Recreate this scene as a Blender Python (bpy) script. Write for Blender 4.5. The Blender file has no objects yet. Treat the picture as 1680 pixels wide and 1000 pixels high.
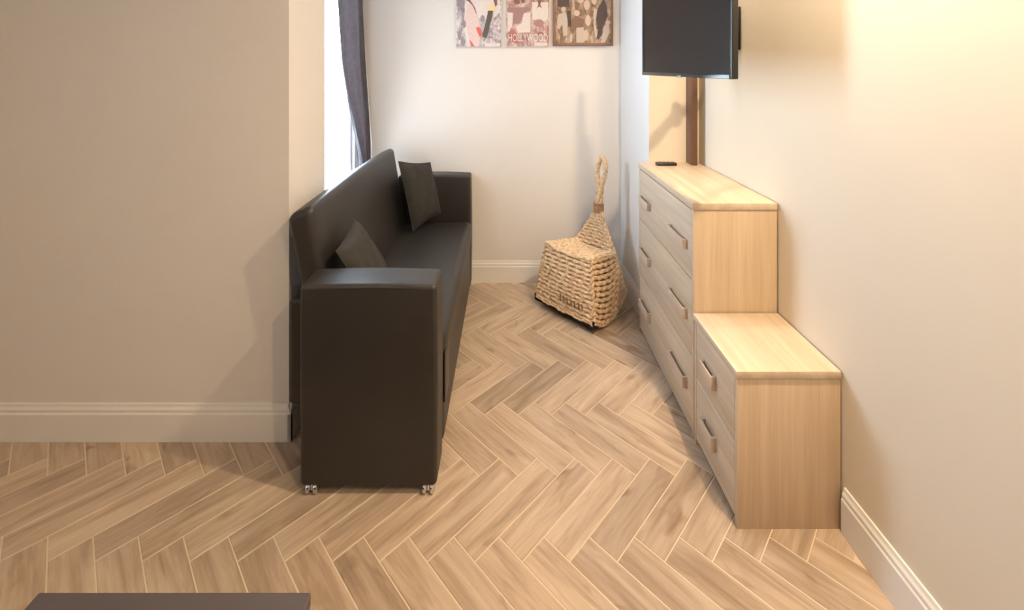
import bpy, bmesh, math, random
from mathutils import Vector, Matrix, Quaternion
random.seed(7)
S = bpy.context.scene
C = S.collection
PI = math.pi

# ------------------------------------------------------------------ camera
F, H, CX, CY = 732.0, 1.5, 834.0, 106.0          # focal length and principal point in photo pixels
cd = bpy.data.cameras.new('camera'); cam = bpy.data.objects.new('camera', cd); C.objects.link(cam)
cam.location = (0, 0, H); cam.rotation_euler = (PI/2, 0, 0)
cd.sensor_fit = 'HORIZONTAL'; cd.sensor_width = 36.0; cd.lens = 36.0*F/1680
cd.shift_x = (840-CX)/1680; cd.shift_y = (CY-500)/1680
cd.clip_start = 0.02
S.camera = cam
# ------------------------------------------------------------------ sky (seen through the window only)
w = bpy.data.worlds.new('sky'); S.world = w; w.use_nodes = True
bg = w.node_tree.nodes['Background']; bg.inputs[0].default_value = (0.70, 0.85, 1.0, 1); bg.inputs[1].default_value = 28.0
# ------------------------------------------------------------------ exposure
vs = S.view_settings
vs.view_transform = 'Standard'; vs.look = 'None'; vs.gamma = 1.0; vs.use_curve_mapping = False
vs.exposure = -0.12
# warm ceiling downlights: x, y, watts; the last is added to warm the alcove
CEIL = 2.6
LAMPS = [(0.885, 1.10, 40.0), (-0.25, 0.8, 1.0), (0.885, -0.10, 25.0), (-1.5, 0.4, 2.0), (0.91, 2.15, 10.0)]
LAMP_COL = (1.0, 0.755, 0.47)
# window opening in the left wall
WY0, WY1, WZ0, WZ1 = 2.16, 3.02, 0.50, 2.46
# unseen window left of the viewer, added to bring in fill daylight
VY0, VY1, VZ0, VZ1 = -0.75, -0.15, 1.75, 2.20
for (px_, a0, a1, c0, c1) in ((-1.13, WY0, WY1, WZ0, WZ1), (-2.73, VY0, VY1, VZ0, VZ1)):
    pd = bpy.data.lights.new('window_portal', 'AREA'); pd.shape = 'RECTANGLE'; pd.size = c1-c0; pd.size_y = a1-a0
    pd.cycles.is_portal = True
    po = bpy.data.objects.new('window_portal', pd); C.objects.link(po)
    po.location = (px_, (a0+a1)/2, (c0+c1)/2); po.rotation_euler = (0, -PI/2, 0)

# ------------------------------------------------------------------ helpers
def setp(o, label=None, cat=None, group=None, kind=None):
    if label: o['label'] = label
    if cat: o['category'] = cat
    if group: o['group'] = group
    if kind: o['kind'] = kind
    return o
def thing(name, label, cat, loc=(0, 0, 0), rotz=0.0, group=None):
    o = bpy.data.objects.new(name, None); C.objects.link(o); o.empty_display_size = 0.05
    o.location = loc; o.rotation_euler = (0, 0, rotz)
    return setp(o, label, cat, group)
def base(parent):
    """world location of an un-rotated parent chain"""
    v = Vector((0, 0, 0))
    while parent is not None:
        v += parent.location; parent = parent.parent
    return v
def obj(name, bm, m, parent=None, smooth=True, local=False, origin=None):
    """bmesh in world coordinates -> one mesh object (made local to its parent unless local=True)"""
    if parent is not None and not local:
        bmesh.ops.translate(bm, verts=bm.verts, vec=-base(parent))
    loc = Vector((0, 0, 0))
    if origin is not None:
        loc = Vector(origin) - (base(parent) if (parent is not None and not local) else Vector((0, 0, 0)))
        bmesh.ops.translate(bm, verts=bm.verts, vec=-loc)
    bmesh.ops.recalc_face_normals(bm, faces=bm.faces)
    me = bpy.data.meshes.new(name); bm.to_mesh(me); bm.free()
    if smooth:
        me.polygons.foreach_set('use_smooth', [True]*len(me.polygons))
        me.set_sharp_from_angle(angle=math.radians(38))
    o = bpy.data.objects.new(name, me); C.objects.link(o); o.location = loc
    if m: me.materials.append(m)
    if parent is not None: o.parent = parent
    return o
def box(bm, x0, x1, y0, y1, z0, z1, bev=0.0, seg=2):
    b = bmesh.new()
    bmesh.ops.create_cube(b, size=1)
    for v in b.verts:
        v.co = Vector(((x0+x1)/2 + v.co.x*(x1-x0), (y0+y1)/2 + v.co.y*(y1-y0), (z0+z1)/2 + v.co.z*(z1-z0)))
    if bev > 0:
        bmesh.ops.bevel(b, geom=b.edges[:], offset=bev, segments=seg, affect='EDGES', profile=0.5)
    me = bpy.data.meshes.new('t'); b.to_mesh(me); b.free(); bm.from_mesh(me); bpy.data.meshes.remove(me)
    return bm
def bx(*a, **k): return box(bmesh.new(), *a, **k)
def rbox(x0, x1, y0, y1, z0, z1, r, n=(6, 6, 6), rs=4, deform=None):
    """rounded box with a fine surface grid; deform(Vector)->Vector may pull it into shape"""
    lo, hi = Vector((x0, y0, z0)), Vector((x1, y1, z1))
    def coords(a, b, k):
        s = [a + r*(1-math.cos(PI/2*i/rs))*0 + r*math.tan(PI/4*i/rs)*0 + r*i/rs for i in range(rs)]
        e = [b - r*i/rs for i in range(rs)][::-1]
        m = [a+r + (b-a-2*r)*i/k for i in range(k+1)]
        return s + m + e
    cs = [coords(lo[i], hi[i], n[i]) for i in range(3)]
    bm = bmesh.new(); cache = {}
    def vert(p):
        key = tuple(round(c, 6) for c in p)
        if key not in cache:
            q = Vector(p)
            c = Vector([min(max(q[i], lo[i]+r), hi[i]-r) for i in range(3)])
            d = q-c
            # equalise angles
            d = Vector([math.tan(PI/4*di/r)*r if r > 0 else 0 for di in d])
            if d.length > 1e-9: d = d.normalized()*r
            q = c+d
            if deform: q = deform(q)
            cache[key] = bm.verts.new(q)
        return cache[key]
    for ax in range(3):
        u, v = [(1, 2), (0, 2), (0, 1)][ax]
        for side in (lo[ax], hi[ax]):
            for i in range(len(cs[u])-1):
                for j in range(len(cs[v])-1):
                    q = []
                    for (a, b) in ((i, j), (i+1, j), (i+1, j+1), (i, j+1)):
                        p = [0, 0, 0]; p[ax] = side; p[u] = cs[u][a]; p[v] = cs[v][b]
                        q.append(vert(p))
                    if len(set(q)) == 4:
                        try: bm.faces.new(q)
                        except ValueError: pass
    return bm
def prism(bm, poly, axis, a, b):
    """poly of 2D points extruded along an axis between a and b; other axes in xyz order"""
    def P(u, v, t):
        return {'x': (t, u, v), 'y': (u, t, v), 'z': (u, v, t)}[axis]
    A = [bm.verts.new(P(u, v, a)) for u, v in poly]; B = [bm.verts.new(P(u, v, b)) for u, v in poly]
    n = len(poly)
    bm.faces.new(A); bm.faces.new(B[::-1])
    for i in range(n): bm.faces.new((A[i], A[(i+1) % n], B[(i+1) % n], B[i]))
    return bm
def resample(pts, step):
    pts = [Vector(p) for p in pts]; L = [0]
    for a, b in zip(pts, pts[1:]): L.append(L[-1]+(b-a).length)
    n = max(2, int(round(L[-1]/step))); out = []; k = 0
    for i in range(n+1):
        s = L[-1]*i/n
        while k < len(pts)-2 and L[k+1] < s: k += 1
        t = 0 if L[k+1] == L[k] else (s-L[k])/(L[k+1]-L[k])
        out.append(pts[k].lerp(pts[k+1], t))
    return out
def tube(bm, pts, r, seg=8, twist=0.0, lobes=2, amp=0.0, closed=False, flat=None, phase=0.0):
    """tube along a polyline; lobes/amp/twist turn it into laid rope; r may be a function of 0..1"""
    n = len(pts); rings = []; s = 0.0
    up = Vector((0.13, 0.21, 1.0)).normalized()
    for i in range(n):
        p = Vector(pts[i])
        a = Vector(pts[(i-1) % n] if closed else pts[max(0, i-1)]); b = Vector(pts[(i+1) % n] if closed else pts[min(n-1, i+1)])
        t = (b-a).normalized()
        if i: s += (p-Vector(pts[i-1])).length
        u = up - t*up.dot(t)
        if u.length < 1e-4: u = Vector((1, 0, 0)) - t*t.x
        u.normalize(); v = t.cross(u)
        rr = r(i/(n-1)) if callable(r) else r
        ring = []
        for k in range(seg):
            th = 2*PI*k/seg
            q = rr*(1+amp*math.cos(lobes*(th - twist*s) + phase))
            ring.append(bm.verts.new(p + (u*math.cos(th)+v*math.sin(th))*q))
        rings.append(ring)
    m = n if closed else n-1
    for i in range(m):
        A, B = rings[i], rings[(i+1) % n]
        for k in range(seg): bm.faces.new((A[k], A[(k+1) % seg], B[(k+1) % seg], B[k]))
    if not closed:
        bm.faces.new(rings[0][::-1]); bm.faces.new(rings[-1])
    return bm
def lathe(bm, prof, c, axis='z', seg=20):
    rings = []
    for r, h in prof:
        ring = []
        for k in range(seg):
            a = 2*PI*k/seg; u, v = r*math.cos(a), r*math.sin(a)
            p = {'z': (u, v, h), 'x': (h, u, v), 'y': (u, h, v)}[axis]
            ring.append(bm.verts.new(Vector(c)+Vector(p)))
        rings.append(ring)
    for A, B in zip(rings, rings[1:]):
        for k in range(seg): bm.faces.new((A[k], A[(k+1) % seg], B[(k+1) % seg], B[k]))
    bm.faces.new(rings[0][::-1]); bm.faces.new(rings[-1])
    return bm

# ------------------------------------------------------------------ materials
class N:
    def __init__(s, name):
        s.m = bpy.data.materials.new(name); s.m.use_nodes = True; s.t = s.m.node_tree
        s.p = s.t.nodes['Principled BSDF']; s.out = s.t.nodes['Material Output']
    def n(s, typ, **kw):
        nd = s.t.nodes.new(typ)
        for k, v in kw.items():
            if isinstance(k, str) and hasattr(nd, k): setattr(nd, k, v)
        return nd
    def l(s, a, b): s.t.links.new(a, b)
    def set(s, **k):
        for a, b in k.items(): s.p.inputs[a.replace('_', ' ')].default_value = b
def ramp(N_, fac, stops):
    r = N_.n('ShaderNodeValToRGB'); e = r.color_ramp.elements
    while len(e) < len(stops): e.new(0.5)
    for k, (pos, col) in enumerate(stops): e[k].position = pos; e[k].color = (*col, 1)
    N_.l(fac, r.inputs[0]); return r.outputs[0]
def mapped(N_, scale, coord='Object', rand=False):
    tc = N_.n('ShaderNodeTexCoord'); mp = N_.n('ShaderNodeMapping'); mp.inputs['Scale'].default_value = scale
    src = tc.outputs[coord]
    if rand:
        oi = N_.n('ShaderNodeObjectInfo'); ad = N_.n('ShaderNodeVectorMath'); ad.operation = 'ADD'
        mu = N_.n('ShaderNodeMath'); mu.operation = 'MULTIPLY'; mu.inputs[1].default_value = 37.0
        N_.l(oi.outputs['Random'], mu.inputs[0]); N_.l(mu.outputs[0], ad.inputs[1]); N_.l(src, ad.inputs[0]); src = ad.outputs[0]
    N_.l(src, mp.inputs[0]); return mp.outputs[0]
def noise(N_, vec, scale, detail=4, rough=0.55, dist=0.0):
    n = N_.n('ShaderNodeTexNoise'); n.inputs['Scale'].default_value = scale; n.inputs['Detail'].default_value = detail
    n.inputs['Roughness'].default_value = rough; n.inputs['Distortion'].default_value = dist
    N_.l(vec, n.inputs['Vector']); return n.outputs['Fac']
def bump(N_, h, strength, dist=0.002):
    b = N_.n('ShaderNodeBump'); b.inputs['Strength'].default_value = strength; b.inputs['Distance'].default_value = dist
    N_.l(h, b.inputs['Height']); N_.l(b.outputs[0], N_.p.inputs['Normal'])
def plain(name, col, rough=0.5, metal=0.0, spec=0.5, nz=0.0, nscale=60, k=0.05):
    A = N(name); A.set(Roughness=rough, Metallic=metal); A.p.inputs['Specular IOR Level'].default_value = spec
    v = mapped(A, (1, 1, 1)); f = noise(A, v, nscale, 3)
    A.l(ramp(A, f, [(0.3, [c*(1-k) for c in col]), (0.7, [min(1, c*(1+k)) for c in col])]), A.p.inputs['Base Color'])
    if nz: bump(A, f, nz, 0.001)
    return A.m
def wood(name, axis, dark, light, rough=0.42, band=9.0):
    """laminate with grain running along one axis"""
    A = N(name); sc = [band*3, band*3, band*3]; sc[axis] = band*0.10
    v = mapped(A, sc, 'Object', True)
    f1 = noise(A, v, 1.0, 5, 0.6, 0.4)
    sc2 = [c*6 for c in sc]; sc2[axis] = band*0.5
    f2 = noise(A, mapped(A, sc2, 'Object', True), 1.0, 3, 0.6)
    mx = A.n('ShaderNodeMix'); mx.inputs[0].default_value = 0.3; A.l(f1, mx.inputs[2]); A.l(f2, mx.inputs[3])
    A.l(ramp(A, mx.outputs[0], [(0.32, dark), (0.5, [(a+b)/2 for a, b in zip(dark, light)]), (0.66, light)]), A.p.inputs['Base Color'])
    A.set(Roughness=rough); bump(A, f2, 0.08, 0.0005)
    return A.m

M = {}
def wallmat(name, col):
    A = N(name); f = noise(A, mapped(A, (1, 1, 1)), 2.2, 4); g = noise(A, mapped(A, (1, 1, 1)), 240, 2)
    A.l(ramp(A, f, [(0.3, [c*0.975 for c in col]), (0.7, col)]), A.p.inputs['Base Color'])
    A.set(Roughness=0.75); A.p.inputs['Specular IOR Level'].default_value = 0.25; bump(A, g, 0.12, 0.0006)
    return A.m
M['wall'] = wallmat('painted_plaster', (0.76, 0.735, 0.715))
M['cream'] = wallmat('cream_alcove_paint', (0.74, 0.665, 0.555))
M['ceiling'] = wallmat('ceiling_paint', (0.82, 0.81, 0.80))
M['trim'] = plain('white_gloss_trim', (0.80, 0.785, 0.765), 0.4, k=0.008)
def tilemat():
    A = N('wood_look_tile')
    oi = A.n('ShaderNodeObjectInfo')
    v = mapped(A, (2.2, 16, 16), 'Object', True)
    f1 = noise(A, v, 1.3, 5, 0.6, 0.8)
    f2 = noise(A, mapped(A, (5, 90, 90), 'Object', True), 1.0, 4, 0.65)
    f3 = noise(A, mapped(A, (5.5, 13, 13), 'Object', True), 1.0, 2, 0.5, 0.6)     # knots and darker clouds
    mx = A.n('ShaderNodeMix'); mx.inputs[0].default_value = 0.28; A.l(f1, mx.inputs[2]); A.l(f2, mx.inputs[3])
    col = ramp(A, mx.outputs[0], [(0.30, (0.29, 0.21, 0.150)), (0.47, (0.44, 0.338, 0.252)), (0.62, (0.555, 0.45, 0.35)), (0.78, (0.62, 0.52, 0.415))])
    kn = ramp(A, f3, [(0.64, (1, 1, 1)), (0.76, (0.66, 0.56, 0.48))])
    m2 = A.n('ShaderNodeMix', data_type='RGBA', blend_type='MULTIPLY'); m2.inputs[0].default_value = 1
    A.l(col, m2.inputs[6]); A.l(kn, m2.inputs[7])
    tint = ramp(A, oi.outputs['Random'], [(0.0, (0.80, 0.77, 0.75)), (0.35, (0.95, 0.93, 0.92)), (0.7, (1.02, 1.0, 0.98)), (1.0, (1.12, 1.10, 1.08))])
    m3 = A.n('ShaderNodeMix', data_type='RGBA', blend_type='MULTIPLY'); m3.inputs[0].default_value = 1
    A.l(m2.outputs[2], m3.inputs[6]); A.l(tint, m3.inputs[7])
    A.l(m3.outputs[2], A.p.inputs['Base Color'])
    A.set(Roughness=0.36); A.p.inputs['Specular IOR Level'].default_value = 0.45
    bump(A, f2, 0.10, 0.0005)
    return A.m
M['tile'] = tilemat()
M['grout'] = plain('cream_grout', (0.66, 0.54, 0.41), 0.8, nz=0.2, nscale=300)
def leather():
    A = N('charcoal_leatherette')
    f = noise(A, mapped(A, (1, 1, 1)), 5, 3); g = noise(A, mapped(A, (1, 1, 1)), 420, 3)
    A.l(ramp(A, f, [(0.3, (0.021, 0.0185, 0.0175)), (0.7, (0.028, 0.025, 0.024))]), A.p.inputs['Base Color'])
    A.set(Roughness=0.45); A.p.inputs['Specular IOR Level'].default_value = 0.5
    bump(A, g, 0.18, 0.0006)
    return A.m
M['leather'] = leather()
def cloth(name, col, trans=0.0, sc=500):
    A = N(name); v = mapped(A, (1, 1, 1))
    f = noise(A, v, 30, 4); g = noise(A, v, sc, 2)
    A.l(ramp(A, f, [(0.3, [c*0.88 for c in col]), (0.7, [min(1, c*1.1) for c in col])]), A.p.inputs['Base Color'])
    A.set(Roughness=0.85); A.p.inputs['Specular IOR Level'].default_value = 0.2
    bump(A, g, 0.3, 0.0008)
    if trans:
        tr = A.n('ShaderNodeBsdfTranslucent'); tr.inputs[0].default_value = (*[min(1, c*1.0) for c in col], 1)
        ms = A.n('ShaderNodeMixShader'); ms.inputs[0].default_value = trans
        A.l(A.p.outputs[0], ms.inputs[1]); A.l(tr.outputs[0], ms.inputs[2]); A.l(ms.outputs[0], A.out.inputs[0])
    return A.m
M['cushion'] = cloth('charcoal_cushion_cloth', (0.042, 0.040, 0.038))
M['curtain'] = cloth('slate_grey_drape', (0.135, 0.118, 0.127), 0.06)
M['voile'] = cloth('pale_blue_voile', (0.62, 0.72, 0.80), 0.15)
M['oak_h'] = wood('pale_oak_grain_along', 1, (0.50, 0.39, 0.28), (0.68, 0.56, 0.43))
M['oak_v'] = wood('pale_oak_grain_upright', 2, (0.50, 0.37, 0.25), (0.66, 0.52, 0.37))
M['handle'] = plain('pale_handle', (0.58, 0.46, 0.36), 0.4)
M['brown'] = wood('brown_batten_wood', 2, (0.085, 0.038, 0.02), (0.17, 0.08, 0.045), 0.45)
M['gap'] = plain('dark_recess', (0.10, 0.075, 0.06), 0.8)
M['chrome'] = plain('chrome', (0.75, 0.76, 0.78), 0.15, 1.0)
M['blackplastic'] = plain('black_plastic', (0.012, 0.011, 0.011), 0.35)
M['bezel'] = plain('tv_bezel_gloss', (0.010, 0.014, 0.014), 0.2)
M['screen'] = plain('tv_screen', (0.018, 0.012, 0.0095), 0.30, spec=0.2)
M['darkmetal'] = plain('dark_metal', (0.015, 0.014, 0.014), 0.45, 0.6)
M['bench'] = plain('grey_bench_top', (0.085, 0.072, 0.075), 0.55)
M['bench_edge'] = plain('dark_bench_side', (0.035, 0.022, 0.024), 0.6)
M['remote'] = plain('remote_plastic', (0.022, 0.010, 0.009), 0.4)
M['button'] = plain('remote_buttons', (0.10, 0.09, 0.09), 0.5)
M['silver'] = plain('silver_mark', (0.30, 0.30, 0.30), 0.4, 0.6)
def wicker(name, a, b, c):
    A = N(name); v = mapped(A, (1, 1, 1))
    f = noise(A, v, 55, 5, 0.7); g = noise(A, v, 260, 3)
    A.l(ramp(A, f, [(0.28, a), (0.48, b), (0.70, c)]), A.p.inputs['Base Color'])
    A.set(Roughness=0.62); A.p.inputs['Specular IOR Level'].default_value = 0.3
    bump(A, g, 0.5, 0.0015)
    return A.m
M['wicker'] = wicker('woven_banana_fibre', (0.34, 0.19, 0.10), (0.64, 0.45, 0.28), (0.80, 0.65, 0.47))
M['wicker_bind'] = wicker('dark_binding_fibre', (0.16, 0.075, 0.035), (0.36, 0.21, 0.11), (0.52, 0.34, 0.20))
M['wicker_dark'] = wicker('woven_fibre_core', (0.12, 0.065, 0.03), (0.20, 0.115, 0.06), (0.30, 0.18, 0.10))
def glass():
    A = N('window_glass'); t = A.t
    tr = A.n('ShaderNodeBsdfTransparent'); gl = A.n('ShaderNodeBsdfGlossy'); gl.inputs['Roughness'].default_value = 0.02
    ms = A.n('ShaderNodeMixShader'); ms.inputs[0].default_value = 0.05; A.l(tr.outputs[0], ms.inputs[1]); A.l(gl.outputs[0], ms.inputs[2])
    A.l(ms.outputs[0], A.out.inputs[0]); return A.m
M['glass'] = glass()
def emis(name, col, s):
    A = N(name); A.p.inputs['Base Color'].default_value = (*col, 1)
    A.p.inputs['Emission Color'].default_value = (*col, 1); A.p.inputs['Emission Strength'].default_value = s; return A.m
M['lens'] = emis('downlight_lens', (1, 0.85, 0.65), 4.0)
def flat(name, col): return plain('print_'+name, col, 0.55, spec=0.3)

# ------------------------------------------------------------------ the room shell
YB = 3.084; XL = -0.879; YN = 2.138; XW = -1.04; YP = 1.788; XR = 1.08; XO = -2.6; YF = -1.6; YC = 2.535
fl = obj('floor', bx(XO-0.1, XR+0.1, YF-0.1, YB+0.1, -0.06, -0.0016), M['grout'], smooth=False); setp(fl, 'herringbone floor of wood-look tiles with cream grout lines', kind='structure')
setp(obj('ceiling', bx(XO-0.1, XR+0.2, YF-0.1, YB+0.1, CEIL, CEIL+0.1), M['ceiling'], smooth=False), 'plain white ceiling', kind='structure')
def wall(name, bm, label, m='wall'): return setp(obj(name, bm, M[m], smooth=False), label, kind='structure')
wall('wall_back', bx(-1.14, XR+0.12, YB, YB+0.12, 0, CEIL), 'pale plain end wall with three pictures')
b = bmesh.new()
TX = -1.12
box(b, TX, XL, YP, YN, 0, CEIL)                                   # pier in front of the window bay
box(b, TX, XW, YN, WY0, 0, CEIL); box(b, TX, XW, WY1, YB, 0, CEIL)
box(b, TX, XW, WY0, WY1, 0, WZ0); box(b, TX, XW, WY0, WY1, WZ1, CEIL)
wall('wall_left', b, 'beige side wall with a tall window behind the sofa')
wall('wall_left_return', bx(XO, TX, YP, YP+0.12, 0, CEIL), 'beige wall facing the camera left of the sofa')
b = bmesh.new()
box(b, XO-0.12, XO, YF, VY0, 0, CEIL); box(b, XO-0.12, XO, VY1, YP+0.12, 0, CEIL); box(b, XO-0.12, XO, VY0, VY1, 0, VZ0); box(b, XO-0.12, XO, VY0, VY1, VZ1, CEIL)
wall('wall_left_outer', b, 'far side wall of the room with an opening for the added window')
wall('wall_front', bx(XO-0.12, XR+0.12, YF-0.12, YF, 0, CEIL), 'wall behind the viewer')
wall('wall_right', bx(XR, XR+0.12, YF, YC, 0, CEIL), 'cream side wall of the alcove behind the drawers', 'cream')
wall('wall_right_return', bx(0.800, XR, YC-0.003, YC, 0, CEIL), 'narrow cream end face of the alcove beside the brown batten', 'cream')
b = bmesh.new(); prism(b, [(0.777, YB), (0.798, YC), (XR+0.12, YC), (XR+0.12, YB)], 'z', 0, CEIL)
wall('wall_right_pier', b, 'projecting wall section in the corner beside the wicker chair')
def baseboard(name, p, q, nrm, hh=0.146):
    """moulded skirting between two floor points, standing out along nrm"""
    bm = bmesh.new(); p, q, nr = Vector((*p, 0)), Vector((*q, 0)), Vector((*nrm, 0)).normalized()
    prof = [(0, 0), (0.014, 0), (0.014, hh*0.74), (0.011, hh*0.78), (0.011, hh*0.86), (0.007, hh*0.92), (0.005, hh), (0, hh)]
    A = [bm.verts.new(p+nr*a+Vector((0, 0, z))) for a, z in prof]; B = [bm.verts.new(q+nr*a+Vector((0, 0, z))) for a, z in prof]
    n = len(prof); bm.faces.new(A); bm.faces.new(B[::-1])
    for i in range(n): bm.faces.new((A[i], A[(i+1) % n], B[(i+1) % n], B[i]))
    return setp(obj(name, bm, M['trim'], smooth=False), 'white moulded skirting board', kind='structure')
baseboard('baseboard_back', (XW, YB), (0.777, YB), (0, -1))
baseboard('baseboard_left', (XL, YP-0.014), (XL, YN), (1, 0))
baseboard('baseboard_left_return', (XO, YP), (XL+0.014, YP), (0, -1))
baseboard('baseboard_right_pier', (0.777, YB), (0.798, YC), (-1, -0.04))
baseboard('baseboard_right', (XR, YF), (XR, 1.43), (-1, 0))

# window in the left wall: frame bars and a pane
wn = thing('window_1', 'bright tall window in the left wall beside the grey curtain', 'window', (-1.08, (WY0+WY1)/2, WZ0)); del wn['category']; wn['kind'] = 'structure'
def wbar(y0, y1, z0, z1, nm='window_frame'): obj(nm, bx(-1.105, -1.06, y0, y1, z0, z1, bev=0.004), M['trim'], wn)
wbar(WY0, WY0+0.03, WZ0, WZ1); wbar(WY1-0.03, WY1, WZ0, WZ1); wbar(WY0+0.03, WY1-0.03, WZ0, WZ0+0.04); wbar(WY0+0.03, WY1-0.03, WZ1-0.04, WZ1)
obj('window_pane', bx(-1.084, -1.080, WY0+0.03, WY1-0.03, WZ0+0.04, WZ1-0.04), M['glass'], wn, smooth=False)
obj('window_sill', bx(-1.06, -1.03, WY0+0.002, WY1-0.002, WZ0, WZ0+0.02, bev=0.004), M['trim'], wn)

wn = thing('added_window', 'small unseen window in the far side wall, added for fill daylight', 'window', (-2.68, (VY0+VY1)/2, VZ0)); del wn['category']; wn['kind'] = 'structure'
for (a0, a1, c0, c1) in ((VY0, VY0+0.05, VZ0, VZ1), (VY1-0.05, VY1, VZ0, VZ1), (VY0+0.05, VY1-0.05, VZ0, VZ0+0.05), (VY0+0.05, VY1-0.05, VZ1-0.05, VZ1), (-0.47, -0.43, VZ0+0.05, VZ1-0.05)):
    obj('window_frame', bx(-2.70, -2.66, a0, a1, c0, c1, bev=0.004), M['trim'], wn)
for (a0, a1) in ((VY0+0.05, -0.47), (-0.43, VY1-0.05)):
    obj('window_pane', bx(-2.682, -2.678, a0, a1, VZ0+0.05, VZ1-0.05), M['glass'], wn, smooth=False)

# ------------------------------------------------------------------ herringbone tiles
TW, TL, GR = 0.1015, 0.400, 0.0042
def tile_mesh():
    b = bx(-TL/2+GR/2, TL/2-GR/2, -TW/2+GR/2, TW/2-GR/2, -0.009, 0.0)
    top = [e for e in b.edges if all(v.co.z > -0.001 for v in e.verts)]
    bmesh.ops.bevel(b, geom=top, offset=0.0012, segments=1, affect='EDGES')
    bmesh.ops.delete(b, geom=[f for f in b.faces if all(v.co.z < -0.008 for v in f.verts)], context='FACES')
    bmesh.ops.recalc_face_normals(b, faces=b.faces)
    me = bpy.data.meshes.new('tile'); b.to_mesh(me); b.free(); me.materials.append(M['tile']); return me
tm = tile_mesh()
# a corner of the zig-zag measured in the photograph anchors the pattern
ax0 = (1012.5-CX)*H/(920.5-CY); ay0 = F*H/(920.5-CY)
r2 = math.sqrt(0.5)
# u axis points right-and-away, v axis left-and-away
def uv2xy(u, v): return (ax0 + (u-v)*r2, ay0 + (u+v)*r2)
tiles = []
for i in range(-60, 60):
    for j in range(-14, 14):
        # tile A: long side along u, tile B: long side along v
        ou, ov = i*TW + j*TL, -i*TW + j*TL
        for k in (0, 1):
            if k == 0: cu, cv, rot = ou+TL/2, ov+TW/2, PI/4
            else: cu, cv, rot = ou+TL+TW/2, ov+TL/2, 3*PI/4
            x, y = uv2xy(cu, cv)
            tiles.append((x, y, rot))
def inside(x, y):
    if not (XO < x < XR and YF < y < YB): return False
    if y > YN and x < XW: return False
    if YP < y < YN and x < XL: return False
    if y > YC and x > 0.79: return False
    return True
def vis(x, y):
    if y < 0.75: return False
    px = CX+F*x/y; py = CY+F*H/y
    return -60 < px < 1740 and py < 1060
near, rest = [], []
for t in tiles:
    x, y, rot = t
    dx, dy = abs(math.cos(rot))*TL*0.35, math.sin(rot)*TL*0.35*(1 if math.cos(rot) > 0 else 1)
    c, s = math.cos(rot), math.sin(rot)
    ends = [(x+c*TL*0.42*e, y+s*TL*0.42*e) for e in (-1, 0, 1)]
    if not any(inside(*e) for e in ends): continue
    if any(vis(*e) for e in ends):
        near.append(t)
    else: rest.append(t)
near.sort(key=lambda t: abs(t[0])*0.6+t[1])
rest += near[300:]; near = near[:300]
for x, y, rot in near:
    o = bpy.data.objects.new('tile', tm); C.objects.link(o); o.parent = fl
    o.location = (x, y, 0.0); o.rotation_euler = (0, 0, rot)
b = bmesh.new()
for x, y, rot in rest:
    k = len(b.verts); b.from_mesh(tm); b.verts.ensure_lookup_table()
    Mx = Matrix.Translation((x, y, 0)) @ Matrix.Rotation(rot, 4, 'Z')
    for v in b.verts[k:]: v.co = Mx @ v.co
ro = obj('tile_field', b, M['tile'], fl, smooth=False); ro['kind'] = 'stuff'

# ------------------------------------------------------------------ ceiling downlights (above the picture)
for n_, (x, y, wt) in enumerate(LAMPS):
    where = ['above the low cabinet', 'above the front of the sofa', 'to the right of the viewer', 'in the far left of the ceiling', 'above the tall chest, added to warm the alcove wall'][n_]
    t = thing('downlight', 'small round recessed ceiling downlight '+where, 'downlight', (x, y, CEIL), 0, 'ceiling downlights')
    b = bmesh.new(); lathe(b, [(0.048, 0.0), (0.062, 0.0), (0.060, -0.006), (0.048, -0.008)], (x, y, CEIL)); obj('trim_ring', b, M['chrome'], t)
    b = bmesh.new(); lathe(b, [(0.001, -0.002), (0.046, -0.002), (0.046, -0.004), (0.001, -0.004)], (x, y, CEIL)); obj('lens', b, M['lens'], t)
    ld = bpy.data.lights.new('downlight_lamp', 'AREA'); ld.shape = 'DISK'; ld.size = 0.05; ld.energy = wt; ld.color = LAMP_COL; ld.spread = math.radians(165)
    lo = bpy.data.objects.new('downlight_lamp', ld); C.objects.link(lo); lo.parent = t; lo.location = (0, 0, -0.012)

# ------------------------------------------------------------------ sofa
sf = thing('sofa', 'charcoal leatherette sofa standing along the left wall under the window', 'sofa', (-0.5, 2.3, 0))
SY0, SY1, SY2, SY3 = 1.555, 1.700, 2.945, 3.062
def arm(y0, y1, zt, name='armrest'):
    def d(p):
        q = p.copy()
        t = (q.z-0.02)/(zt-0.02)
        q.x += 0.004*math.sin(t*PI)*(1 if q.x > -0.48 else -0.3)
        if q.z > zt-0.05: q.z += 0.006*math.sin((q.x+0.729)/(0.479)*PI)
        return q
    return obj(name, rbox(-0.729, -0.251, y0, y1, 0.027, zt, 0.016, (14, 4, 14), 5, d), M['leather'], sf)
arm(SY0, SY1-0.002, 0.728); arm(SY2+0.002, SY3, 0.765)
def seatd(p):
    q = p.copy()
    ty = (q.y-SY1)/(SY2-SY1); tx = (q.x+0.70)/(0.46)
    if q.z > 0.25:
        k = (q.z-0.25)/(0.455-0.25)
        q.z += k*(0.030*math.sin(max(0, min(1, ty))*PI)**0.6 * math.sin(max(0, min(1, 0.25+tx*0.55))*PI) + 0.018*(tx-0.5))
    if q.x > -0.30:
        zz = max(0, (q.z-0.30)/0.16)
        q.x += 0.018*min(1, zz)*math.sin(PI*max(0.0, min(1.0, 0.12+0.76*ty)))**0.5
    return q
obj('seat', rbox(-0.70, -0.249, SY1, SY2, 0.030, 0.462, 0.040, (10, 30, 12), 5, seatd), M['leather'], sf)
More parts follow.
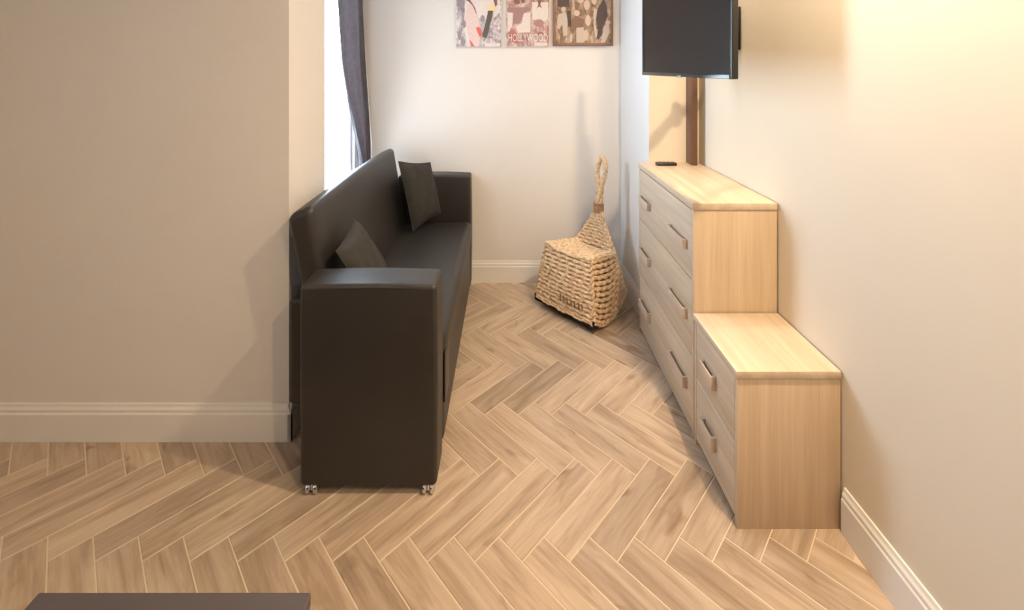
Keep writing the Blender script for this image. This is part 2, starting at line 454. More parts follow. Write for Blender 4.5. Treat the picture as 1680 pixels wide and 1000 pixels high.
# reclined back: cross-section in x,z leaning to the wall
def backd(p):
    # p built upright: x 0..0.115 thickness, y length, z 0..1 height ; lean and crown
    q = p.copy()
    z = q.z; lean = 0.172*(z-0.40)
    ty = (q.y-SY1)/(SY2-SY1)
    crown = 0.010*math.sin(max(0, min(1, ty))*PI)
    front = (q.x+0.757)/0.10
    x = q.x - lean
    if z > 0.75:
        k = (z-0.75)/0.21
        q.z += k*(crown - 0.060*(1-front)*0.75)
    x += 0.010*math.sin(max(0, min(1, ty))*PI)*math.sin(max(0, min(1, (z-0.4)/0.56))*PI)*front
    q.x = x
    return q
obj('backrest', rbox(-0.757, -0.657, SY1+0.003, SY2-0.003, 0.40, 0.962, 0.032, (5, 30, 14), 5, backd), M['leather'], sf)
obj('back_frame', rbox(-0.846, -0.702, SY1+0.012, SY2-0.01, 0.19, 0.60, 0.02, (4, 12, 6), 4), M['leather'], sf)
# thin dark panel on the seat front beside the front arm
b = rbox(-0.2485, -0.2405, 1.705, 1.815, 0.21, 0.40, 0.003, (1, 3, 4), 2); obj('dark_panel', b, M['blackplastic'], sf)
# seam piping across the near arm top
b = bmesh.new(); tube(b, [(-0.715, SY0+0.004, 0.716), (-0.60, SY0+0.002, 0.721), (-0.48, SY0+0.001, 0.723), (-0.36, SY0+0.002, 0.721), (-0.265, SY0+0.004, 0.716)], 0.0028, 6); obj('piping', b, M['leather'], sf)
for cx in (-0.688, -0.280):
    for cy, fs in ((SY0+0.012, 1), (SY3-0.016, -1)):
        b = bmesh.new()
        for dx in (-0.013, 0.013):
            lathe(b, [(0.001, -0.009), (0.011, -0.009), (0.0165, -0.005), (0.0175, 0.0), (0.0165, 0.005), (0.011, 0.009), (0.001, 0.009)], (cx+dx, cy, 0.0176), 'x', 18)
        w_ = obj('caster', b, M['chrome'], sf)
        b = bmesh.new(); box(b, cx-0.0035, cx+0.0035, cy-0.006, cy+0.010, 0.010, 0.036, bev=0.001); lathe(b, [(0.010, 0.031), (0.010, 0.037)], (cx, cy+0.004*fs, 0)); obj('fork', b, M['chrome'], w_)

def pillow(name, label, TLc, TRc, BRc, BLc, th, loc, bulge_dir=1, n=18):
    t = thing(name, label, 'cushion', loc)
    TLc, TRc, BRc, BLc = map(Vector, (TLc, TRc, BRc, BLc))
    nr = (TRc-TLc).cross(BLc-TLc).normalized(); bm = bmesh.new(); grid = {}
    for s in (1, -1):
        for i in range(n+1):
            for j in range(n+1):
                u, v = i/n*2-1, j/n*2-1
                edge = (i in (0, n) or j in (0, n))
                if edge and s == -1: grid[s, i, j] = grid[1, i, j]; continue
                # sides pulled in between the corners
                uu = u*(1-0.055*(1-v*v)); vv = v*(1-0.055*(1-u*u))
                a, b_ = (uu+1)/2, (vv+1)/2
                p = (TLc*(1-a)+TRc*a)*(1-b_) + (BLc*(1-a)+BRc*a)*b_
                h = th*((1-u*u)*(1-v*v))**0.42
                h *= 1+0.07*math.sin(5*u+3*v*v+s)*abs(u*v)**0.3
                h += 0.006*math.sin(9*(u+v*0.6)+s)*(1-u*u)*(1-v*v)
                grid[s, i, j] = bm.verts.new(p+nr*s*h)
        for i in range(n):
            for j in range(n):
                bm.faces.new([grid[s, i, j], grid[s, i+1, j], grid[s, i+1, j+1], grid[s, i, j+1]])
    cov = obj('cushion_cover', bm, M['cushion'], t)
    pts = []
    for k in range(4*n):
        e, f = divmod(k, n)
        ij = [(f, 0), (n, f), (n-f, n), (0, n-f)][e]
        u, v = ij[0]/n*2-1, ij[1]/n*2-1
        uu = u*(1-0.055*(1-v*v)); vv = v*(1-0.055*(1-u*u)); a, b_ = (uu+1)/2, (vv+1)/2
        pts.append((TLc*(1-a)+TRc*a)*(1-b_) + (BLc*(1-a)+BRc*a)*b_)
    b = bmesh.new(); tube(b, pts, 0.0032, 6, closed=True); obj('seam', b, M['cushion'], t)
    return t
pillow('cushion', 'dark grey cushion in the far corner of the sofa beside the far armrest',
       (-0.655, 2.655, 0.925), (-0.505, 2.88, 0.868), (-0.432, 2.865, 0.555), (-0.570, 2.665, 0.505), 0.052, (-0.54, 2.77, 0.46))
pillow('cushion', 'dark grey cushion leaning on the backrest behind the near armrest',
       (-0.663, 1.715, 0.783), (-0.675, 1.975, 0.822), (-0.535, 2.03, 0.535), (-0.520, 1.765, 0.505), 0.046, (-0.60, 1.87, 0.46))

# ------------------------------------------------------------------ curtain and sheer
def lerp(tab, z):
    if z >= tab[0][0]: return tab[0][1]
    for (a, p), (b, q) in zip(tab, tab[1:]):
        if z >= b: return p+(q-p)*(a-z)/(a-b)
    return tab[-1][1]
def drape(left, right, folds, amp, xc, z1, z0, nz=36, nu=60, ph=0.0, xr=None):
    bm = bmesh.new(); g = []
    for k in range(nz+1):
        z = z1+(z0-z1)*k/nz; row = []
        for i in range(nu+1):
            t = i/nu; y = lerp(left, z)+(lerp(right, z)-lerp(left, z))*t
            am = lerp(amp, z)
            f = math.sin(2*PI*folds*t+ph+0.5*math.sin(z*3)) + 0.25*math.sin(2*PI*folds*2.3*t+z*2)
            if xr: am *= 1-max(0, (t-0.8)/0.2)*0.8
            xo = (lerp(xr, z)-lerp(xc, z))*max(0, (t-0.6)/0.4)**1.5 if xr else 0
            row.append(bm.verts.new((lerp(xc, z)+xo+am*f, y+0.006*math.cos(2*PI*folds*t), z)))
        g.append(row)
    for k in range(nz):
        for i in range(nu): bm.faces.new((g[k][i], g[k][i+1], g[k+1][i+1], g[k+1][i]))
    bmesh.ops.solidify(bm, geom=bm.faces[:], thickness=0.0025)
    return bm
cu = thing('curtain', 'slate grey drape hanging at the far side of the window', 'curtain', (-0.97, 2.8, 0.30))
obj('drape', drape([(2.42, 2.47), (1.87, 2.503), (1.5, 2.566), (1.255, 2.66), (1.04, 2.77), (0.9, 2.85), (0.3, 2.90)],
                   [(2.42, 3.078), (0.3, 3.078)], 2.2,
                   [(2.42, 0.026), (1.2, 0.022), (0.98, 0.016), (0.3, 0.014)], [(2.42, -0.978), (1.5, -0.974), (1.0, -0.955), (0.3, -0.95)], 2.42, 0.30, nz=60, ph=1.2, xr=[(2.42, -1.020), (1.9, -1.018), (1.45, -0.988), (0.97, -0.952), (0.3, -0.95)]), M['curtain'], cu)
obj('header_tape', bx(-0.987, -0.983, 2.47, 2.95, 2.40, 2.44, bev=0.001), M['curtain'], cu)
rd = thing('curtain_rod', 'chrome curtain rod above the window', 'curtain rod', (-0.985, 2.6, 2.45))
b = bmesh.new(); tube(b, [(-0.985, 2.15, 2.45), (-0.985, 3.07, 2.45)], 0.009, 12); obj('pole', b, M['chrome'], rd)
for yy in (2.2, 3.03):
    b = bmesh.new(); tube(b, [(XW, yy, 2.485), (-0.985, yy, 2.458)], 0.006, 8); obj('bracket', b, M['chrome'], rd)
vo = thing('sheer_curtain', 'pale bluish sheer curtain edge beside the slate grey drape', 'curtain', (-1.026, 2.7, 0.54))
obj('voile', drape([(2.42, 2.56), (1.87, 2.57), (1.5, 2.617), (1.27, 2.665), (1.05, 2.723), (0.82, 2.827), (0.3, 2.86)],
                   [(2.42, 2.64), (1.5, 2.70), (1.05, 2.83), (0.82, 2.92), (0.3, 2.95)], 1.6,
                   [(2.42, 0.004), (0.3, 0.004)], [(2.42, -1.026), (0.3, -1.026)], 2.42, 0.54, nz=50, ph=0.4), M['voile'], vo)

# ------------------------------------------------------------------ chests of drawers
XF = 0.741
def handle(bm, y0, y1, z0, z1):
    """bow handle: flat grip plate on two feet, standing in front of the drawer"""
    xo = XF-0.020
    box(bm, xo, xo+0.007, y0, y1, z0, z1, bev=0.002)
    box(bm, xo+0.006, XF+0.001, y0, y0+0.012, z0, z1, bev=0.0015)
    box(bm, xo+0.006, XF+0.001, y1-0.012, y1, z0, z1, bev=0.0015)
    return bm
def chest(name, label, y0, y1, ztop, tb, rows, handles, hz):
    t = thing(name, label, 'drawers', ((XF+XR)/2, (y0+y1)/2, 0))
    XBk = XR-0.006
    obj('top_board', bx(XF-0.006, XBk, y0-0.004, y1+0.000, ztop-tb, ztop, bev=0.002), M['oak_h'], t, origin=(XF, y0, ztop))
    obj('side_panel', bx(XF, XBk, y0, y0+0.018, 0, ztop-tb-0.0005, bev=0.001), M['oak_v'], t)
    obj('side_panel', bx(XF, XBk, y1-0.018, y1, 0, ztop-tb-0.0005, bev=0.001), M['oak_v'], t)
    b = bmesh.new(); box(b, XBk-0.008, XBk, y0+0.018, y1-0.018, 0.01, ztop-tb-0.001); obj('back_panel', b, M['oak_v'], t)
    obj('plinth', bx(XF+0.012, XF+0.028, y0+0.018, y1-0.018, 0, 0.030), M['gap'], t)
    obj('carcass_rail', bx(XF+0.022, XF+0.03, y0+0.018, y1-0.018, 0.03, ztop-tb-0.001), M['gap'], t)
    for k, (za, zb) in enumerate(rows):
        b = bmesh.new(); box(b, XF, XF+0.018, y0+0.0195, y1-0.0195, za+0.0025, zb-0.0025, bev=0.0012)
        d = obj('drawer', b, M['oak_h'], t, origin=(XF, y0+0.02, za))
        for (ya, yb) in handles:
            obj('handle', handle(bmesh.new(), ya, yb, hz[k][0], hz[k][1]), M['handle'], d)
    return t
chest('chest_of_drawers', 'tall pale oak three-drawer chest in the recess under the television', 1.784, 2.528, 0.947, 0.027,
      [(0.022, 0.325), (0.325, 0.632), (0.632, 0.914)], [(1.848, 2.030), (2.318, 2.476)], [(0.160, 0.205), (0.448, 0.490), (0.738, 0.776)])
chest('bedside_chest', 'low pale oak two-drawer cabinet standing in front of the taller chest', 1.4426, 1.778, 0.511, 0.024,
      [(0.024, 0.272), (0.272, 0.484)], [(1.590, 1.690)], [(0.118, 0.168), (0.338, 0.386)])

# remote control
rc = thing('remote_control', 'small dark remote control lying on the tall oak chest', 'remote control', (0.868, 2.455, 0.947))
obj('remote_body', bx(0.813, 0.922, 2.435, 2.473, 0.9472, 0.963, bev=0.005, seg=3), M['remote'], rc)
for i in range(4):
    for j in range(2):
        x = 0.832+i*0.022; y = 2.446+j*0.014
        obj('button', bx(x, x+0.011, y, y+0.007, 0.962, 0.9645, bev=0.0008), M['button'], rc)

# brown batten in the recess corner
ba = thing('wooden_batten', 'narrow upright brown wooden batten behind the television', 'batten', (1.02, 2.50, 0.947))
obj('board', bx(1.0075, 1.032, 2.445, YC-0.004, 0.9472, 2.45, bev=0.002), M['brown'], ba)
obj('edge_strip', bx(1.032, 1.040, 2.452, YC-0.004, 0.9472, 2.45, bev=0.001), M['brown'], ba)

# ------------------------------------------------------------------ television on its wall arm
L_, R_ = Vector((0.661, 2.20, 0)), Vector((0.781, 1.557, 0))
tvw = (R_-L_).length; ang = math.atan2((R_-L_).y, (R_-L_).x)
tv = thing('television', 'black flat television on a wall arm over the drawers', 'television', ((L_.x+R_.x)/2, (L_.y+R_.y)/2, 1.449), ang)
# local: x along the width (far end to near end), y away from the viewer, z up
hw = tvw/2; TH = 0.43
obj('housing', rbox(-hw, hw, 0.004, 0.026, 0, TH, 0.004, (2, 1, 2), 2), M['blackplastic'], tv, local=True)
b = bmesh.new(); bw = 0.012
box(b, -hw, -hw+bw, -0.002, 0.006, 0, TH, bev=0.0015); box(b, hw-bw, hw, -0.002, 0.006, 0, TH, bev=0.0015)
box(b, -hw+bw, hw-bw, -0.002, 0.006, 0, 0.016, bev=0.0015); box(b, -hw+bw, hw-bw, -0.002, 0.006, TH-bw, TH, bev=0.0015)
obj('bezel', b, M['bezel'], tv, local=True)
obj('screen', bx(-hw+bw, hw-bw, 0.001, 0.0045, 0.016, TH-bw), M['screen'], tv, local=True, smooth=False)
b = bmesh.new(); box(b, -0.013, 0.013, -0.0045, 0.003, -0.003, 0.006, bev=0.002); obj('logo_plate', b, M['silver'], tv, local=True)
obj('back_cover', rbox(-hw*0.6, hw*0.6, 0.022, 0.050, 0.06, TH-0.06, 0.012, (2, 1, 2), 2), M['blackplastic'], tv, local=True)
b = bmesh.new(); box(b, -0.09, 0.09, 0.049, 0.063, 0.14, 0.30, bev=0.003); br = obj('mount_plate', b, M['darkmetal'], tv, local=True)
# arm to the wall, in tv local space
inv = (Matrix.Translation(tv.location) @ Matrix.Rotation(ang, 4, 'Z')).inverted()
p0 = Vector((0, 0.06, 0.22)); p1 = inv @ Vector((0.93, 2.06, 1.449+0.22)); p2 = inv @ Vector((XR-0.012, 2.12, 1.449+0.22))
b = bmesh.new(); tube(b, [p0, p1], 0.016, 10); tube(b, [p1, p2], 0.016, 10); lathe(b, [(0.02, -0.03), (0.02, 0.03)], p1)
obj('wall_arm', b, M['darkmetal'], tv, local=True)
b = bmesh.new(); q = inv @ Vector((XR-0.008, 2.12, 1.449+0.22))
for k in (0,): 
    box(b, -0.05, 0.05, -0.006, 0.006, -0.10, 0.10, bev=0.002)
for v in b.verts: v.co = q + (inv.to_3x3() @ (Matrix.Rotation(PI/2, 3, 'Z') @ v.co))
obj('wall_plate', b, M['darkmetal'], tv, local=True)

# ------------------------------------------------------------------ woven rocking chair
ch = thing('rocking_chair', 'woven natural fibre rocking chair with a looped handle in the far corner', 'chair', (0.325, 2.62, 0.0), math.atan2(-0.719, 0.695))
RR = 0.0128
def rope(bm, a, b_, r=RR, sag=0.0, mid=None, ph=0.0):
    pts = []
    a, b_ = Vector(a), Vector(b_)
    n = max(8, int((b_-a).length/0.0055))
    for i in range(n+1):
        t = i/n; p = a.lerp(b_, t)
        if mid: p = p + Vector(mid)*math.sin(PI*t)
        p = p + Vector((random.uniform(-1, 1), random.uniform(-1, 1), random.uniform(-1, 1)))*0.0007
        pts.append(p)
    return tube(bm, pts, r*random.uniform(0.94, 1.06), 8, twist=random.choice((1, 1, -1))*52.0, lobes=2, amp=0.20, phase=random.uniform(0, 6))
def quadpanel(bm, rows):
    """core sheet behind the ropes; rows = list of point lists"""
    g = [[bm.verts.new(p) for p in r] for r in rows]
    for A, B in zip(g, g[1:]):
        for i in range(len(A)-1): bm.faces.new((A[i], A[i+1], B[i+1], B[i]))
def rocker(a): return 0.06 - 0.768*a + 2.443*a*a
IN = 0.012
# front apron
b = bmesh.new(); c = bmesh.new(); rows = []
NA = 14
for k in range(NA):
    t = (k+0.5)/NA; z = 0.062+(0.392-0.062)*t; y = 0.04*t; hw_ = 0.215+(0.165-0.215)*t
    rope(b, (-hw_, y, z), (hw_, y, z), mid=(0, -0.012*math.sin(PI*t), 0))
for k in (0, 1):
    z, y, hw_ = (0.062, 0.0, 0.213) if k == 0 else (0.395, 0.04, 0.163)
    rows.append([(-hw_+2*hw_*i/8, y+IN*0.6-0.012*0, z) for i in range(9)])
quadpanel(c, rows)
ap = obj('apron', b, M['wicker'], ch, local=True); obj('core', c, M['wicker_dark'], ap, local=True)
# slots: short upright stitches along the lower apron
b = bmesh.new()
for i in range(7):
    x = -0.01+i*0.026; tube(b, [(x, -0.020, 0.118), (x+0.004, -0.022, 0.140), (x, -0.021, 0.158)], 0.0035, 6)
obj('stitching', b, M['wicker_dark'], ap, local=True)
# sides
NS = 12
def Bc(t, s):   # bottom rocker curve
    a = 0.36*t; return Vector((s*(0.215-0.022*t), a, rocker(a)+0.012))
def Tc(t, s):   # top edge, front to rear
    return Vector((s*(0.165-0.012*t), 0.04+0.26*t, 0.394-0.047*t+0.004*math.sin(t*PI)))
for s in (1, -1):
    b = bmesh.new(); c = bmesh.new()
    for k in range(NS):
        v = (k+0.5)/NS
        pts = []
        for i in range(64):
            t = i/63; p = Bc(t, s).lerp(Tc(t, s), v); p.x += s*0.016*math.sin(PI*t)*math.sin(PI*v)
            pts.append(p+Vector((random.uniform(-1, 1), random.uniform(-1, 1), random.uniform(-1, 1)))*0.0007)
        tube(b, pts, RR*random.uniform(0.95, 1.08), 8, twist=52.0, amp=0.20, phase=random.uniform(0, 6))
    quadpanel(c, [[Bc(i/12, s).lerp(Tc(i/12, s), v/4)-Vector((s*0.008, 0, 0)) for i in range(13)] for v in range(5)])
    sp = obj('side_panel', b, M['wicker'], ch, local=True); obj('core', c, M['wicker_dark'], sp, local=True)
# seat: ropes across between the two top edges
b = bmesh.new(); c = bmesh.new(); NSe = 13
for k in range(NSe):
    t = (k+0.2)/NSe; A = Tc(t, -1); B = Tc(t, 1); dip = -0.010-0.012*math.sin(PI*min(1, t*1.2))
    rope(b, A, B, mid=(0, 0, dip))
quadpanel(c, [[Tc(k/8, -1).lerp(Tc(k/8, 1), i/6)+Vector((0, 0, -0.020)) for i in range(7)] for k in range(9)])
se = obj('seat', b, M['wicker'], ch, local=True); obj('core', c, M['wicker_dark'], se, local=True)
# back: from the seat up to the neck
def Bk(t, s):
    hw_ = [0.153, 0.118, 0.088, 0.062, 0.040, 0.027][:]; yy = [0.300, 0.318, 0.328, 0.335, 0.341, 0.346]; zz = [0.347, 0.395, 0.440, 0.482, 0.525, 0.565]
    q = t*5; i = min(4, int(q)); f = q-i
    g = lambda L: L[i]+(L[i+1]-L[i])*f
    return Vector((s*g(hw_), g(yy), g(zz)))
b = bmesh.new(); c = bmesh.new(); NB = 11
for k in range(NB):
    t = (k+0.5)/NB; rope(b, Bk(t, -1), Bk(t, 1), r=RR*0.95, mid=(0, 0.018*(1-t), 0))
quadpanel(c, [[Bk(k/6, -1).lerp(Bk(k/6, 1), i/4)+Vector((0, 0.010, 0)) for i in range(5)] for k in range(7)])
bk = obj('backrest', b, M['wicker'], ch, local=True); obj('core', c, M['wicker_dark'], bk, local=True)
# rear panel below the back
b = bmesh.new(); NR = 10
for k in range(NR):
    v = (k+0.5)/NR; rope(b, Bc(1, -1).lerp(Tc(1, -1), v), Bc(1, 1).lerp(Tc(1, 1), v), mid=(0, 0.02, 0))
obj('rear_panel', b, M['wicker'], ch, local=True)
# stem, neck binding and looped handle
b = bmesh.new()
for k in range(5):
    a0 = 2*PI*k/5; pts = []
    for i in range(40):
        t = i/39; a = a0+t*2.2; rr = 0.016-0.004*t
        pts.append(Vector((rr*1.15*math.cos(a), 0.349+0.022*t+rr*math.sin(a), 0.53+0.215*t)))
    tube(b, pts, 0.0115, 8, twist=60, amp=0.12)
st = obj('stem', b, M['wicker'], ch, local=True)
b = bmesh.new(); pts = []
for i in range(150):
    a = i/149*2*PI*5; pts.append(Vector((0.029*math.cos(a), 0.354+0.026*math.sin(a), 0.552+0.062*i/149)))
tube(b, pts, 0.0068, 8); obj('neck_binding', b, M['wicker_bind'], ch, local=True)
b = bmesh.new(); pts = []
for i in range(56):
    a = -PI/2+2*PI*i/56
    z = 0.808+0.085*math.sin(a)
    wdt = 0.0315*(1.0 if z > 0.808 else 0.72+0.28*((z-0.723)/0.085))
    pts.append(Vector((wdt*math.cos(a), 0.371+0.03*(z-0.723)/0.17, z)))
tube(b, pts, 0.0155, 10, twist=45, amp=0.10, closed=True)
obj('loop_handle', b, M['wicker'], ch, local=True)
# braided edge trims
def trim(pts, r=0.0135, n=2):
    b = bmesh.new()
    for k in range(n):
        o = []
        for i, p in enumerate(resample(pts, 0.004)):
            a = i*0.42+k*PI; o.append(p+Vector((math.cos(a), math.sin(a), math.sin(a*0.5)))*0.0045)
        tube(b, o, r*0.62, 7)
    return obj('edge_braid', b, M['wicker'], ch, local=True)
for s in (1, -1):
    trim([(s*0.215, 0.0, 0.062), (s*0.192, 0.016, 0.23), (s*0.166, 0.04, 0.394)])
    trim([Tc(i/10, s) for i in range(11)])
    trim([Bk(i/10, s) for i in range(11)])
    trim([Bc(1, s).lerp(Tc(1, s), i/6) for i in range(7)])
    trim([Bc(i/14, s) for i in range(15)], 0.011)
trim([(-0.165, 0.038, 0.396), (-0.08, 0.034, 0.386), (0, 0.032, 0.382), (0.08, 0.034, 0.386), (0.165, 0.038, 0.396)])
trim([(-0.215, -0.002, 0.062), (0, -0.006, 0.060), (0.215, -0.002, 0.062)], 0.011)
# dark metal base: two rockers and a front bar, small end tabs
for s in (1, -1):
    b = bmesh.new(); tube(b, [Vector((s*(0.212-0.022*i/16), 0.36*i/16, rocker(0.36*i/16)+0.0048)) for i in range(17)], 0.0052, 8); obj('rocker', b, M['darkmetal'], ch, local=True)
    obj('end_tab', bx(s*0.216-0.005, s*0.216+0.005, -0.012, 0.002, 0.045, 0.085, bev=0.001), M['darkmetal'], ch, local=True)
b = bmesh.new(); tube(b, [(-0.212, 0.0, 0.044), (0.212, 0.0, 0.044)], 0.008, 8); obj('front_bar', b, M['darkmetal'], ch, local=True)
b = bmesh.new(); tube(b, [(-0.19, 0.355, 0.105), (0.19, 0.355, 0.105)], 0.0065, 8); obj('rear_bar', b, M['darkmetal'], ch, local=True)

# ------------------------------------------------------------------ pictures on the end wall
PZ = lambda py: H-(py-CY)*YB/F
PX = lambda px: (px-CX)*YB/F
def shape(bm, pts, y):
    """flat printed patch given in photo pixels of the wall plane"""
    v = [bm.verts.new((PX(x), y, PZ(yy))) for x, yy in pts]; f = bm.faces.new(v)
    r = bmesh.ops.extrude_face_region(bm, geom=[f]); bmesh.ops.translate(bm, verts=[e for e in r['geom'] if isinstance(e, bmesh.types.BMVert)], vec=(0, 0.0012, 0))
def mottled(name, cols, scale, stretch=(1, 1, 1.0), dist=1.2):
    A = N(name); f = noise(A, mapped(A, stretch), scale, 5, 0.6, dist)
    n = len(cols); A.l(ramp(A, f, [(0.30+0.42*i/(n-1), c) for i, c in enumerate(cols)]), A.p.inputs['Base Color']); A.set(Roughness=0.6)
    A.p.inputs['Specular IOR Level'].default_value = 0.2
    return A.m
def ell(cx, cy, rx, ry, n=18, rot=0.0):
    return [(cx+rx*math.cos(2*PI*i/n)*math.cos(rot)-ry*math.sin(2*PI*i/n)*math.sin(rot), cy+rx*math.cos(2*PI*i/n)*math.sin(rot)+ry*math.sin(2*PI*i/n)*math.cos(rot)) for i in range(n)]
def picture(name, label, x0, x1, yb, yt, m, edge, th=0.012):
    t = thing(name, label, 'picture', ((PX(x0)+PX(x1))/2, YB, PZ(yb)))
    obj('board', bx(PX(x0), PX(x1), YB-th, YB-0.0005, PZ(yb), PZ(yt), bev=0.001), edge, t)
    fy = YB-th
    obj('print', bx(PX(x0)+0.003, PX(x1)-0.003, fy-0.0012, fy+0.0005, PZ(yb)+0.003, PZ(yt)-0.003), m, t, smooth=False)
    def add(nm, mat, lst, lev=1):
        for pts in lst:
            b = bmesh.new(); shape(b, pts, fy-0.0024-0.0010*lev); obj(nm, b, mat, t, smooth=False)
    return t, add
white_edge = flat('white_edge', (0.70, 0.67, 0.66))
g1 = mottled('print_grey_crowd', [(0.16, 0.13, 0.15), (0.36, 0.30, 0.33), (0.62, 0.56, 0.57), (0.76, 0.72, 0.72)], 34, (1, 1, 0.6))
pale = flat('pale', (0.72, 0.65, 0.64)); skin = flat('skin', (0.70, 0.54, 0.51)); red = flat('red', (0.62, 0.14, 0.12)); dusk = flat('charcoal', (0.10, 0.085, 0.08)); gold = flat('gold', (0.80, 0.62, 0.30)); brownp = flat('brown', (0.22, 0.11, 0.09)); greyp = flat('grey', (0.28, 0.25, 0.27)); rosy = flat('rosy', (0.60, 0.38, 0.36))
t, add = picture('poster', 'unframed poster with a pale figure, red dress and black microphone, left of three', 748.5, 823, 77.5, -52, g1, white_edge)
add('pale_ground', pale, [[(764, 0), (762, -50), (790, -50), (820, -50), (820, 20), (806, 34), (784, 30), (776, 78-3), (768, 76), (763, 55), (762, 30)], [(798, 71), (821, 71), (821, 76), (796, 76)]], 0)
add('figure', skin, [[(768, 8), (774, 3), (781, 12), (784, 26), (788, 42), (790, 56), (788, 66), (786, 76), (776, 76), (770, 62), (765, 44), (763, 30)], ell(780, -22, 13, 17)], 1)
add('dress', red, [[(786, 44), (790, 50), (791, 58), (787, 60), (783, 52), (781, 46)], [(770, 64), (775, 70), (779, 76), (773, 76)]], 2)
add('hair', brownp, [[(764, 0), (770, 4), (776, 10), (781, 22), (783, 25), (779, 12), (772, 1), (768, -6)], [(808, -20), (815, -8), (816, 8), (813, 12), (810, 2), (804, -14)], ell(779, -38, 15, 9)], 2)
add('dark_blot', greyp, [ell(757, 5, 6, 9), [(758, 14), (761, 14), (760, 26), (757, 24)], ell(762, 40, 3, 6), ell(760, 70, 4, 6), ell(754, 58, 3, 8), ell(792, 31, 3.5, 6)], 1)
add('microphone', dusk, [[(801, 18), (809, 18), (808, 28), (804, 40), (801, 56), (798, 63), (793, 61), (792, 56), (797, 38)]], 3)
add('gold_band', gold, [[(800, 9), (812, 10), (811, 18), (801, 17)]], 4)
g2 = mottled('print_sepia_crowd', [(0.20, 0.10, 0.09), (0.40, 0.24, 0.22), (0.60, 0.46, 0.43), (0.72, 0.63, 0.60)], 30, (1, 1, 0.5))
t, add = picture('poster', 'reddish brown collage poster with white capital lettering, middle of three', 829.5, 901.5, 77, -52, g2, white_edge)
cream = flat('cream', (0.70, 0.62, 0.58))
add('pale_ground', cream, [[(832, 21), (841, 21), (841, 36), (838, 52), (833, 52)], [(858, 22), (870, 21), (870, 53), (850, 54), (846, 44), (856, 38)], [(873, 4), (899, 4), (899, 32), (892, 36), (873, 32)], [(832, -48), (899, -48), (899, -6), (832, 2)]], 0)
add('figure', brownp, [[(842, -2), (852, -4), (853, 6), (848, 8), (843, 5)], ell(858, 0, 3.5, 6), [(881, -4), (890, -4), (886, 8), (889, 14), (886, 12), (884, 11), (880, 15), (883, 8)], ell(848, -30, 9, 12), ell(880, -32, 8, 12)], 1)
mauve = flat('mauve', (0.34, 0.20, 0.19))
add('shaded_figure', mauve, [[(832, 13), (870, 12), (870, 18), (860, 20), (857, 30), (853, 38), (846, 40), (841, 34), (843, 20), (832, 19)], ell(884, 38, 8, 6)], 1)
add('red_figure', flat('brick', (0.44, 0.17, 0.15)), [[(838, 46), (845, 50), (850, 60), (853, 70), (846, 72), (836, 66), (834, 58)], [(897, 42), (900, 42), (900, 60), (897, 58)]], 1)
# capital lettering
def lettering(txt, px0, px1, py0, py1, mat, parent, y):
    cu_ = bpy.data.curves.new('lettering', 'FONT'); cu_.body = txt; cu_.size = 1; cu_.extrude = 0.01
    o = bpy.data.objects.new('lettering_tmp', cu_); C.objects.link(o); bpy.context.view_layer.update()
    me = bpy.data.meshes.new_from_object(o.evaluated_get(bpy.context.evaluated_depsgraph_get())); bpy.data.objects.remove(o); bpy.data.curves.remove(cu_)
    b = bmesh.new(); b.from_mesh(me); bpy.data.meshes.remove(me)
    xs = [v.co.x for v in b.verts]; ys = [v.co.y for v in b.verts]; x0, x1, y0, y1 = min(xs), max(xs), min(ys), max(ys)
    X0, X1, Z0, Z1 = PX(px0), PX(px1), PZ(py1), PZ(py0)
    for v in b.verts: v.co = Vector((X0+(v.co.x-x0)/(x1-x0)*(X1-X0), y-v.co.z*0.06, Z0+(v.co.y-y0)/(y1-y0)*(Z1-Z0)))
    return obj('lettering', b, mat, parent, smooth=False)
lettering('HOLLYWOOD', 834, 898, 56, 68, flat('letter_white', (0.80, 0.72, 0.70)), t, YB-0.0185)
add('caption', cream, [[(877, 70), (898, 70), (898, 75), (877, 75)]], 1)
g3 = mottled('print_brown_group', [(0.09, 0.06, 0.045), (0.22, 0.15, 0.105), (0.40, 0.29, 0.21), (0.60, 0.48, 0.37)], 26, (1, 1, 0.45))
t, add = picture('framed_picture', 'brown sepia group picture in a brown wooden frame, right of three', 907.5, 1005, 75, -56, g3, flat('dark_board', (0.12, 0.07, 0.05)), 0.014)
fm = plain('picture_frame_wood', (0.22, 0.105, 0.065), 0.45)
for (a0, a1, b0, b1) in ((907.5, 911, -56, 75), (1001.5, 1005, -56, 75), (911, 1001.5, 71, 75), (911, 1001.5, -56, -52)):
    obj('frame_bar', bx(PX(a0), PX(a1), YB-0.024, YB-0.001, PZ(b1), PZ(b0), bev=0.002), fm, t)
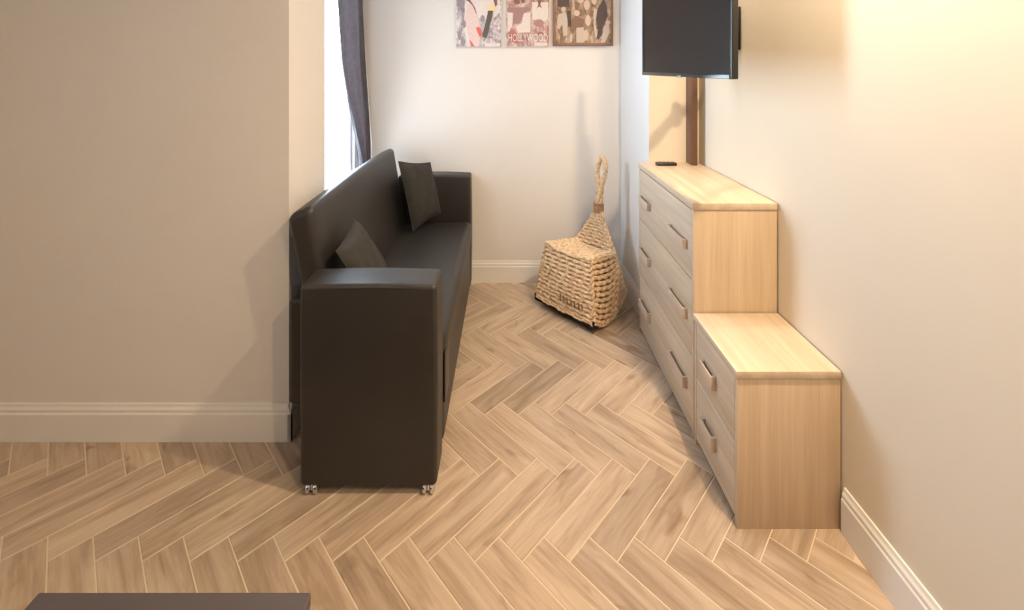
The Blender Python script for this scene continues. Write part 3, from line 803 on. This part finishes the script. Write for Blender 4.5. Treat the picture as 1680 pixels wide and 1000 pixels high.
lt = flat('light_suit', (0.52, 0.43, 0.36)); fl2 = flat('flesh_sepia', (0.58, 0.43, 0.34)); dk = flat('dark_suit', (0.085, 0.06, 0.055)); md = flat('mid_suit', (0.21, 0.125, 0.085))
add('light_suit', lt, [[(915, 24), (928, 20), (931, 36), (930, 58), (924, 60), (922, 40), (917, 46), (913, 38)], [(945, 46), (957, 45), (958, 70), (945, 70)], [(974, 14), (979, 16), (976, 40), (979, 50), (979, 62), (976, 62), (973, 40)], [(990, 44), (998, 34), (999, 54), (992, 70), (985, 70)], [(935, 57), (939, 57), (938, 69), (934, 69)]], 0)
add('dark_suit', dk, [[(980, 14), (990, -2), (994, 10), (996, 26), (992, 36), (988, 46), (986, 58), (981, 66), (978, 62), (981, 48), (977, 32)], [(914, -6), (932, -8), (934, 12), (914, 12)], [(930, 18), (936, 18), (936, 44), (931, 44)]], 1)
add('mid_suit', md, [[(936, 34), (944, 26), (952, 30), (958, 32), (956, 44), (946, 45), (940, 56), (934, 50)], [(942, 4), (949, 4), (949, 18), (944, 18)], [(967, 18), (973, 18), (972, 28), (966, 26)]], 1)
add('face', fl2, [ell(946, 22, 4.5, 5), ell(962, 9, 5, 8), ell(964, 34, 4.5, 9), ell(952, 0, 5, 6), ell(974, 2, 4, 6), ell(924, 16, 3.5, 4.5), ell(996, 38, 3.5, 4), ell(960, 58, 5, 9), ell(916, 44, 3, 4), ell(930, -30, 6, 8), ell(958, -30, 6, 8), ell(984, -32, 6, 8)], 2)

# ------------------------------------------------------------------ corner of a low bench at the lower left
bn = thing('bench', 'dark grey flat-topped bench corner at the lower left edge', 'bench', (-0.65, 0.72, 0))
obj('bench_top', rbox(-0.98, -0.4115, 0.50, 0.932, 0.37, 0.40, 0.004, (2, 2, 1), 2), M['bench'], bn)
obj('bench_body', bx(-0.972, -0.418, 0.508, 0.924, 0.04, 0.3695, bev=0.004), M['bench_edge'], bn)
for x in (-0.95, -0.47):
    for y in (0.53, 0.87): obj('leg', bx(x, x+0.035, y, y+0.035, 0, 0.041, bev=0.002), M['darkmetal'], bn)
